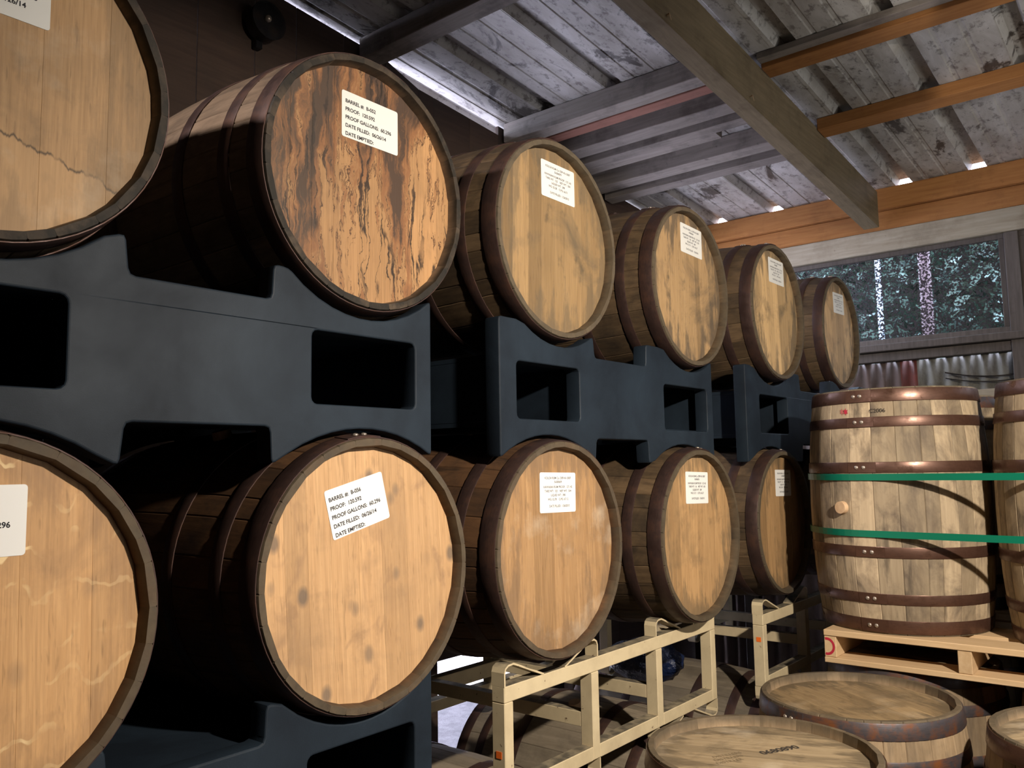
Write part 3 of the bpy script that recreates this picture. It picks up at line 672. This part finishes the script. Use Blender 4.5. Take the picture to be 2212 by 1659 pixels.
plastic_rack('black plastic rack under the stained barrel, nearest in the stack', yA, 0.229, 1.405, 0.668, 0.965, (0.436, 0.634, 0.305), (1.209, 0.634, 0.305), 0.412, 0.012,
             [(0.284, 0.137, 0.577, 0.290), (1.060, 0.137, 1.352, 0.290)], (0.43, -0.299, 0.385), (1.20, -0.297, 0.385))
dz = -0.849
plastic_rack('black plastic rack under the two nearest lower barrels', yA, 0.219, 1.400, 0.658, 0.960, (0.422, -0.220, 0.305), (1.199, -0.217, 0.305), 0.412+dz, 0.012+dz,
             [(0.274, 0.137+dz, 0.570, 0.290+dz), (1.056, 0.137+dz, 1.345, 0.290+dz)], (0.43, -0.290+dz, 0.385), (1.20, -0.290+dz, 0.385))
k = 1.37/1.40
plastic_rack('black plastic rack in the middle, above the cream metal rack', 1.37, 1.662*k, 2.905*k, 2.108*k, 2.424*k, (1.899, 0.641, 0.305), (2.675, 0.630, 0.305), 0.392, 0.004,
             [(1.735*k, 0.130*k, 2.030*k, 0.286*k), (2.536*k, 0.118*k, 2.858*k, 0.275*k)], (1.837, -0.299, 0.385), (2.609, -0.317, 0.385))
plastic_rack('black plastic rack farthest along the row, beside the strapped barrels', 1.36, 3.205*0.972, 4.72, 3.70, 4.10, (3.395, 0.628, 0.305), (4.365, 0.640, 0.305), 0.392, 0.002,
             [(3.343*0.972, 0.122, 3.65*0.972, 0.278), (4.24, 0.122, 4.54, 0.278)], (3.347, -0.318, 0.385), (4.11, -0.318, 0.385))

# ---------------------------------------------------------------- cream steel barrel racks
def steel_rack(label, y, posts, ztop, zlow, zfoot, sticker, dx=0.035, depth=0.74):
    x0 = posts[0]; t = tag(empty('barrel_rack', (x0, y, zfoot)), label, 'rack', 'cream steel barrel racks')
    T = Matrix.Translation((-x0, -y, -zfoot)); m = M['cream']
    def part(name, bm):
        me = mesh_of(bm, name); me.transform(T); return link(name, me, t, m)
    rt, rl = 0.040, 0.038; xr = posts[3]+dx/2; xl = posts[0]-dx/2; D = 0.042
    for yy in (y, y+depth-D):
        for p in posts:
            bm = bmesh.new(); add_box(bm, (p-dx/2, yy, zlow-rl+0.0005), (p+dx/2, yy+D, ztop-rt-0.0005), 0.002); part('post', bm)
        bm = bmesh.new(); add_box(bm, (xl, yy, ztop-rt), (xr, yy+D, ztop), 0.002); part('top_rail', bm)
        segs = [(posts[i]+dx/2+0.0005, posts[i+1]-dx/2-0.0005) for i in range(3)]
        bm = bmesh.new()
        for a, b in segs: add_box(bm, (a, yy, zlow-rl), (b, yy+D, zlow), 0.002)
        part('bottom_rail', bm)
        for i, p in enumerate(posts):
            sx = 1 if i % 2 == 0 else -1; e = p - sx*dx/2
            for up in (1, -1):
                zb = ztop-rt if up == 1 else zlow
                zz = lambda d: (ztop-0.001 if up == 1 else zlow-rl+0.001) + up*d
                a = [(e, zz(0.0)), (e, zz(0.034)), (e+sx*0.005, zz(0.046)), (e+sx*0.017, zz(0.053)), (e+sx*0.038, zz(0.054)), (e+sx*0.050, zz(0.050)), (e+sx*0.165, zz(0.004))]
                nn = []
                for j in range(len(a)):
                    q0, q1 = a[max(0, j-1)], a[min(len(a)-1, j+1)]; d = Vector((q1[0]-q0[0], 0, q1[1]-q0[1])).normalized()
                    nn.append(Vector((d.z, 0, -d.x))*sx*up)
                bm = bmesh.new(); add_ribbon(bm, [(q[0], yy+D/2, q[1]) for q in a], nn, (0, 1, 0), D, 0.005)
                part('guide_strap', bm)
    for p in (posts[1], posts[2]):
        bm = bmesh.new(); zt2 = (ztop+zlow)/2 - 0.033
        add_box(bm, (p-dx/2+0.0005, y+D+0.0005, zt2-0.041), (p+dx/2-0.0005, y+depth-D-0.0005, zt2), 0.001); part('fork_tube', bm)
    bm = bmesh.new(); zt2 = (ztop+zlow)/2 - 0.033
    add_box(bm, (posts[1]+dx/2+0.001, y+depth-D-0.045, zt2-0.05), (posts[2]-dx/2-0.001, y+depth-D-0.002, zt2), 0.002); part('cross_rail', bm)
    sy, sz = sticker
    me = box_mesh('sticker', (xl-0.0012, sy, sz), (xl-0.0004, sy+0.018, sz+0.017)); me.transform(T); o = link('sticker', me, t, M['orange_tape']); o['label'] = 'small orange sticker'
    return t
steel_rack('cream steel rack in front of the plastic rack, two barrels on it', 1.385, (1.662, 2.050, 2.418, 2.800), -0.547, -0.790, -0.90, (1.396, -0.722))
steel_rack('cream steel rack beside the pallet, partly hidden', 1.320, (3.105, 3.545, 3.900, 4.310), -0.571, -0.800, -0.90, (1.33, -0.672))

# ---------------------------------------------------------------- barrels on the racks
M['head'] = head_wood('head_tan', (0.43, 0.275, 0.135), (0.31, 0.185, 0.085), 0.45, seed=1.0)
H = {
 'T1': head_wood('head_t1', (0.44, 0.275, 0.135), (0.33, 0.195, 0.09), 0.40, (0.14, 0.10, 0.06), 2.3, pale=0.25, edge=0.35, tide=(-0.097, -0.29)),
 'T2': head_wood('head_t2', (0.435, 0.248, 0.109), (0.348, 0.187, 0.078), 0.25, (0.10, 0.06, 0.03), 5.1, streak=0.95),
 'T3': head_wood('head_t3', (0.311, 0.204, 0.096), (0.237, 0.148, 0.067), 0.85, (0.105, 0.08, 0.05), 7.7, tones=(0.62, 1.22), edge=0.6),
 'T4': head_wood('head_t4', (0.408, 0.271, 0.133), (0.304, 0.190, 0.090), 0.85, (0.085, 0.065, 0.045), 9.2, tones=(0.75, 1.15), edge=0.8),
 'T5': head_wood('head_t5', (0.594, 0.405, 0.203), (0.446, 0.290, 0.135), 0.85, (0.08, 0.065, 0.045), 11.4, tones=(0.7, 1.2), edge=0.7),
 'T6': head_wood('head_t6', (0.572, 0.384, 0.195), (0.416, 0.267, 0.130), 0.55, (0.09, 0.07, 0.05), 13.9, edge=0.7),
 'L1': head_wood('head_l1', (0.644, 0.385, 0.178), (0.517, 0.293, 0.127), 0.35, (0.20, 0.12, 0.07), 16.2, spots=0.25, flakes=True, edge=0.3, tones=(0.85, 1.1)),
 'L2': head_wood('head_l2', (0.58, 0.365, 0.185), (0.47, 0.28, 0.135), 0.30, (0.20, 0.13, 0.08), 18.5, spots=0.75, tones=(0.84, 1.12)),
 'L3': head_wood('head_l3', (0.420, 0.256, 0.122), (0.302, 0.172, 0.076), 0.35, (0.17, 0.11, 0.065), 20.1, pale=0.35, edge=0.6, tones=(0.85, 1.1)),
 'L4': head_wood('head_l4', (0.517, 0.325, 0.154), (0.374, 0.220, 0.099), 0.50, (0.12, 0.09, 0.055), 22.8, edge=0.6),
 'L5': head_wood('head_l5', (0.46, 0.285, 0.135), (0.33, 0.195, 0.085), 0.50, (0.10, 0.075, 0.045), 24.6, edge=0.6),
}
TG, LG = 'barrels lying on the upper racks', 'barrels lying on the lower racks'
B = {}
def row(key, x, y, z, label, grp, **k): 
    B[key] = barrel(label, grp, (x, y, z), True, head=H[key], rng=sum(map(ord, key)), **k)
row('T1', 0.436, 1.359, 0.634, 'upper barrel cut off by the photo corner, wavy dark line across its tan head', TG, hv=3, roll=4, stave=M['stave_t'], hoop=M['hoop'], seam=175)
row('T2', 1.209, 1.374, 0.634, 'upper barrel with black and brown runs streaking down its head', TG, hv=0, roll=9, stave=M['stave_t'], hoop=M['hoop'], seam=170)
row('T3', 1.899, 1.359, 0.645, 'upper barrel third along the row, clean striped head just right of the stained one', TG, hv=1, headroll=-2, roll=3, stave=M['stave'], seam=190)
row('T4', 2.675, 1.345, 0.630, 'upper barrel fourth along the row, grey-mottled head above the middle plastic rack', TG, hv=2, roll=11, stave=M['stave'], seam=190)
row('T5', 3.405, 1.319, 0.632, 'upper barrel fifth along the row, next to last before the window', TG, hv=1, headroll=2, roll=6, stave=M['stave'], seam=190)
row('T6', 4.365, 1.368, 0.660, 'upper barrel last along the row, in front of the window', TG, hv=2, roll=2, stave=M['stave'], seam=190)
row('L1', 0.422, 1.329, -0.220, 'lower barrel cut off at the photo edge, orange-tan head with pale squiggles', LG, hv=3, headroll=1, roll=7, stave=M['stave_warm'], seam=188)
row('L2', 1.199, 1.361, -0.217, 'lower barrel with tilted white label and fingerprint smudges on a clean head', LG, hv=0, headroll=3, roll=5, stave=M['stave_warm'], seam=186)
row('L3', 1.837, 1.325, -0.217, 'lower barrel on the left of the front cream rack, pale patch low on its head', LG, hv=3, headroll=1, roll=2, stave=M['stave_warm'], seam=150)
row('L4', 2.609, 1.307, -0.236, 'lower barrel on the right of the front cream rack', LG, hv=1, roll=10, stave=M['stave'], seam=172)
row('L5', 3.347, 1.308, -0.238, 'lower barrel half shaded beside the strapped standing barrel', LG, hv=2, roll=8, stave=M['stave'], seam=172)
row_h = barrel('barrel lying out of sight behind the strapped barrels', LG, (4.11, 1.33, -0.238), True, head=H['T4'], rng=77, full=False, bung=False)
zf = L0-REC
paper(B['T1'], 0.010, 0.132, 0.165, 0.105, 0, old_label('B-051'), zf, 0)
paper(B['T2'], 0.011, 0.149, 0.166, 0.106, 0, old_label('B-052'), zf, 0)
paper(B['L1'], 0.006, 0.155, 0.168, 0.104, 0, old_label('B-055'), zf, 0)
paper(B['L2'], -0.025, 0.143, 0.160, 0.104, math.radians(14.2), old_label('B-056'), zf, 0)
for key, cx, cy, tl, d in (('T3', 0.023, 0.176, 0, ('B-000079', 125, 504, 389, '52.28', '66.71')), ('L3', 0.005, 0.147, -0.02, ('B-000609', 125, 504, 398, '52.78', '67.12')),
                           ('T4', 0.047, 0.178, -0.02, ('B-000638', 118, 502, 384, '51.72', '65.27')), ('L4', 0.010, 0.156, -0.03, ('B-000676', 116, 505, 389, '51.71', '65.27')),
                           ('T5', 0.045, 0.183, 0, ('B-000681', 120, 507, 387, '52.11', '66.12')), ('L5', 0.040, 0.155, -0.02, ('B-000684', 121, 506, 385, '51.90', '66.01')),
                           ('T6', 0.041, 0.160, 0.03, ('B-000690', 119, 503, 384, '51.70', '65.73'))):
    pl = paper(B[key], cx, cy, 0.163, 0.107, tl, new_label(*d), zf, 1)

# ---------------------------------------------------------------- barrels lying underneath (third tier) on timber bearers
for x, y, lab in ((0.43, 1.36, 'a'), (1.20, 1.36, 'b'), (1.845, 1.36, 'c'), (2.61, 1.36, 'd'), (3.34, 1.36, 'e')):
    z = -1.154 if x > 1.5 else -1.090
    LAB = {'a': 'barrel in the dark under the nearest black rack', 'b': 'barrel in the dark under the black rack, near the cream rack', 'c': 'dusty barrel lying under the left half of the front cream rack',
           'd': 'dusty barrel lying under the right half of the front cream rack', 'e': 'dusty barrel lying under the cream rack beside the pallet'}[lab]
    barrel(LAB, 'barrels lying under the racks', (x, y, z), True, head=M['head'], hv=2, roll=ord(lab), stave=M['stave_dusty'] if x > 1.5 else M['stave'], rng=ord(lab), full=False, seam=185)
for y in (1.55, 2.0):
    for xa, xb, zt in ((0.1, 1.52, -1.090-0.313), (1.53, 3.7, -1.154-0.313)):
        o = tag(link('timber_bearer', box_mesh('timber_bearer', (-(xb-xa)/2, -0.05, 0), ((xb-xa)/2, 0.05, zt+1.572), 0.004), None, M['bearer'], ((xa+xb)/2, y, -1.572)),
                'rough timber bearer on the floor, %s, under the %s lying barrels' % ('front one' if y < 1.8 else 'rear one', 'nearest' if xa < 1 else 'farther'), 'timber', 'timber bearers on the floor')

# ---------------------------------------------------------------- standing barrels in front
M['head_dusty'] = head_wood('head_dusty', (0.42, 0.33, 0.21), (0.29, 0.215, 0.125), 0.75, (0.11, 0.085, 0.055), 31.0, pale=0.35, edge=0.75)
M['head_dusty2'] = head_wood('head_dusty2', (0.39, 0.285, 0.155), (0.28, 0.19, 0.10), 0.8, (0.10, 0.075, 0.045), 35.0, pale=0.2, edge=0.8)
SG = 'barrels standing on the floor'
def standing(label, x, y, ztop, **k):
    L = k.pop('L', L0); return barrel(label, k.pop('group', SG), (x, y, ztop-L), False, L=L, **k)
S1 = standing('standing barrel nearest the camera, dusty head with black stamped digits', 2.076, 0.905, -0.712, head=M['head_dusty'], hv=1, headroll=20, stave=M['stave_pale'], hoop=M['hoop_brown'], rng=201, seam=250, bung=False, roll=3)
S2 = standing('standing barrel behind the stamped one, in front of the pallet corner', 2.718, 0.868, -0.712, head=M['head_dusty2'], hv=0, headroll=-35, stave=M['stave_pale'], hoop=M['hoop_grey'], rng=202, seam=250, bung=False, roll=8)
S3 = standing('standing barrel at the photo edge below the pallet', 2.665, 0.215, -0.705, head=M['head_dusty'], hv=2, headroll=50, stave=M['stave_pale'], hoop=M['hoop_brown'], rng=203, seam=250, bung=False)
S4 = standing('standing barrel at the bottom corner of the photo, only its rim showing', 2.018, 0.235, -0.705, head=M['head_dusty2'], hv=2, headroll=10, stave=M['stave_pale'], hoop=M['hoop_brown'], rng=204, seam=250, bung=False)
for x, y, z, lab in ((3.375, 0.875, -0.712, 'standing barrel holding up the pallet corner, in shadow'), (3.330, 0.225, -0.712, 'standing barrel under the pallet near the photo edge, in shadow'),
                     (4.03, 0.86, -0.712, 'standing barrel under the far side of the pallet, left one'), (3.99, 0.21, -0.712, 'standing barrel under the far side of the pallet, right one')):
    standing(lab, x, y, z, head=M['head_dusty2'], hv=2, stave=M['stave_pale'], hoop=M['hoop_grey'], rng=int(x*100+y*10), full=False, bung=False)
for tx, px, py, rz, sz, mt in (('0680890', 0.080, -0.02, math.radians(-28), 0.034, 'stamp'),):
    link('stamped_digits', text_mesh(tx, sz, 'CENTER', 0.001), S1, M[mt], (px, py, zf+0.0006), (0, 0, rz))
for j in range(3):
    link('stamped_lines', text_mesh('DISTILLERS LTD'[:11-j], 0.018, 'CENTER'), S1, plain('faded_ink', (0.20, 0.15, 0.09), 0.8), (-0.03-0.02*j, 0.075-0.012*j, zf+0.0006), (0, 0, math.radians(-28)))

# pallet on the standing barrels, with four strapped barrels on it
PZ = -0.712
pal = tag(empty('pallet', (3.57, 0.62, PZ)), 'pale pine pallet resting on standing barrels, red ring on its corner', 'pallet')
PX0, PX1, PY0, PY1 = 3.075, 4.30, 0.185, 1.090
def ppart(name, lo, hi, m):
    me = box_mesh(name, lo, hi, 0.002); me.transform(Matrix.Translation((-3.57, -0.62, -PZ))); return link(name, me, pal, m)
for i in range(7):
    a = PX0 + (PX1-PX0-0.13)*i/6; ppart('deck_board', (a, PY0, PZ+0.094), (a+0.13, PY1, PZ+0.115), M['pallet'])
for y0 in (PY1-0.042, (PY0+PY1)/2-0.021, PY0):
    ppart('stringer', (PX0+0.004, y0, PZ+0.020), (PX1-0.004, y0+0.042, PZ+0.0935), M['pallet_x'])
for i in range(3):
    a = PX0 + (PX1-PX0-0.13)*i/2; ppart('base_board', (a, PY0, PZ+0.0005), (a+0.13, PY1, PZ+0.0195), M['pallet'])
bm = bmesh.new(); q = []
for i in range(24):
    an = 2*PI*i/24; q.append([bm.verts.new((0, r*math.cos(an)*0.9, r*math.sin(an))) for r in (0.022, 0.031)])
for i in range(24):
    a_, b_ = q[i], q[(i+1) % 24]
    if max(v.co.y for v in (*a_, *b_)) < 0.0095: bm.faces.new((a_[0], a_[1], b_[1], b_[0]))
bmesh.ops.delete(bm, geom=[v for v in bm.verts if not v.link_faces], context='VERTS')
o = link('painted_ring', mesh_of(bm, 'painted_ring'), pal, M['red'], (PX0+0.0034-3.57, PY1-0.010-0.62, 0.0565)); o['label'] = 'red painted ring'
GL, GZ = 0.855, PZ+0.116
GP = [(3.385, 0.890), (3.345, 0.245), (4.020, 0.880), (3.985, 0.235)]
GG = 'barrels strapped together on the pallet'
M['stave_g'] = stave_wood('stave_g', (0.47, 0.375, 0.25), (0.31, 0.235, 0.15), 0.80, (0.085, 0.065, 0.050))
G1 = standing('standing barrel on the pallet corner with round wooden bung and green straps', *GP[0], GZ+GL, L=GL, head=M['head_dusty'], hv=1, stave=M['stave_g'], hoop=M['hoop_brown'], rng=301, seam=-98, group=GG, bung=False)
G2 = standing('standing barrel at the photo edge, beside the bunged barrel on the pallet', *GP[1], GZ+GL, L=GL, head=M['head_dusty'], hv=1, stave=M['stave_g'], hoop=M['hoop_brown'], rng=302, seam=40, group=GG, bung=False)
G3 = standing('standing barrel seen through the gap between the two front pallet barrels', *GP[2], GZ+GL, L=GL, head=M['head_dusty'], hv=1, stave=M['stave_g'], hoop=M['hoop_grey'], rng=303, seam=40, group=GG, bung=False)
G4 = standing('standing barrel on the pallet hidden behind the front two', *GP[3], GZ+GL, L=GL, head=M['head_dusty'], hv=1, stave=M['stave_g'], hoop=M['hoop_grey'], rng=304, seam=40, group=GG, bung=False)
def on_side(parent, me, ang, z, mat, name, dr=0.001, rot=0):
    r = rout(z, GL)+dr; a = math.radians(ang)
    return link(name, me, parent, mat, (r*math.cos(a), r*math.sin(a), z), (0, PI/2, a) if name == 'bung' else (PI/2, rot, a+PI/2))
BANG = 180-4
on_side(G1, kit(GL)['bung'], 159, GL/2+0.005, M['bung'], 'bung', 0.002)
bm = bmesh.new(); pts = [bm.verts.new(((0.011 if i % 2 else 0.005)*math.cos(2*PI*i/12), (0.015 if i % 2 else 0.006)*math.sin(2*PI*i/12), 0)) for i in range(12)]; bm.faces.new(pts)
st = mesh_of(bm, 'red_mark')
on_side(G1, st, 163, GL-0.080, M['red'], 'red_mark', 0.0022); on_side(G1, st, 160, GL-0.079, plain('faded_red', (0.40, 0.12, 0.10), 0.8), 'red_mark', 0.0022)
on_side(G1, text_mesh('C2006', 0.020, 'CENTER'), 185, GL-0.088, M['stamp'], 'stamped_digits', 0.0030)
def strap(z, label):
    pts = []; r0 = rout(z-GZ, GL)+0.0055
    for (cx, cy) in GP: pts += [(cx+r0*math.cos(2*PI*i/72), cy+r0*math.sin(2*PI*i/72)) for i in range(72)]
    pts = sorted(set(pts))
    def half(ps):
        h = []
        for p in ps:
            while len(h) >= 2 and (h[-1][0]-h[-2][0])*(p[1]-h[-2][1])-(h[-1][1]-h[-2][1])*(p[0]-h[-2][0]) <= 0: h.pop()
            h.append(p)
        return h
    hull = half(pts)[:-1] + half(pts[::-1])[:-1]
    bm = bmesh.new(); rows = []; n = len(hull)
    for i, (x, y) in enumerate(hull):
        a, b = Vector(hull[i-1]), Vector(hull[(i+1) % n]); d = (b-a).normalized(); nx, ny = d.y*0.0008, -d.x*0.0008
        rows.append([bm.verts.new(q) for q in ((x, y, z-0.0115), (x, y, z+0.0115), (x+nx, y+ny, z+0.0115), (x+nx, y+ny, z-0.0115))])
    for i in range(n):
        a, b = rows[i], rows[(i+1) % n]
        for j in range(4): bm.faces.new((a[j], a[(j+1) % 4], b[(j+1) % 4], b[j]))
    bmesh.ops.recalc_face_normals(bm, faces=bm.faces)
    tag(link('packing_strap', mesh_of(bm, 'packing_strap'), None, M['green']), label, 'strap', 'green packing straps')
strap(-0.0555, 'upper green packing strap around the barrels on the pallet')
strap(-0.252, 'lower green packing strap around the barrels on the pallet')

# dark blue plastic bundle lying among the barrels behind the front cream rack
bm = bmesh.new(); bmesh.ops.create_icosphere(bm, subdivisions=4, radius=1.0); r = random.Random(4)
from mathutils import noise as mn
for v in bm.verts:
    p = v.co.copy(); d = 1 + 0.22*mn.noise(p*2.1) + 0.10*abs(mn.noise(p*6.0)) ; v.co = Vector((p.x*0.10*d, p.y*0.16*d, p.z*0.075*d))
s = NT('blue_plastic'); a = s.noise(s.mapping(), 30, 5, 0.6); s.bump(a, 0.8, 0.02)
tag(link('plastic_bundle', mesh_of(bm, 'plastic_bundle', True), None, s.fin((0.006, 0.014, 0.050), 0.3, 0, 0.6), (2.945, 1.76, -0.765)), 'crumpled dark blue plastic bundle behind the front cream rack', 'bundle')

# ---------------------------------------------------------------- lift everything so that the floor is at z = 0
for o in list(bpy.data.objects):
    if o.parent is None: o.location.z += ZO
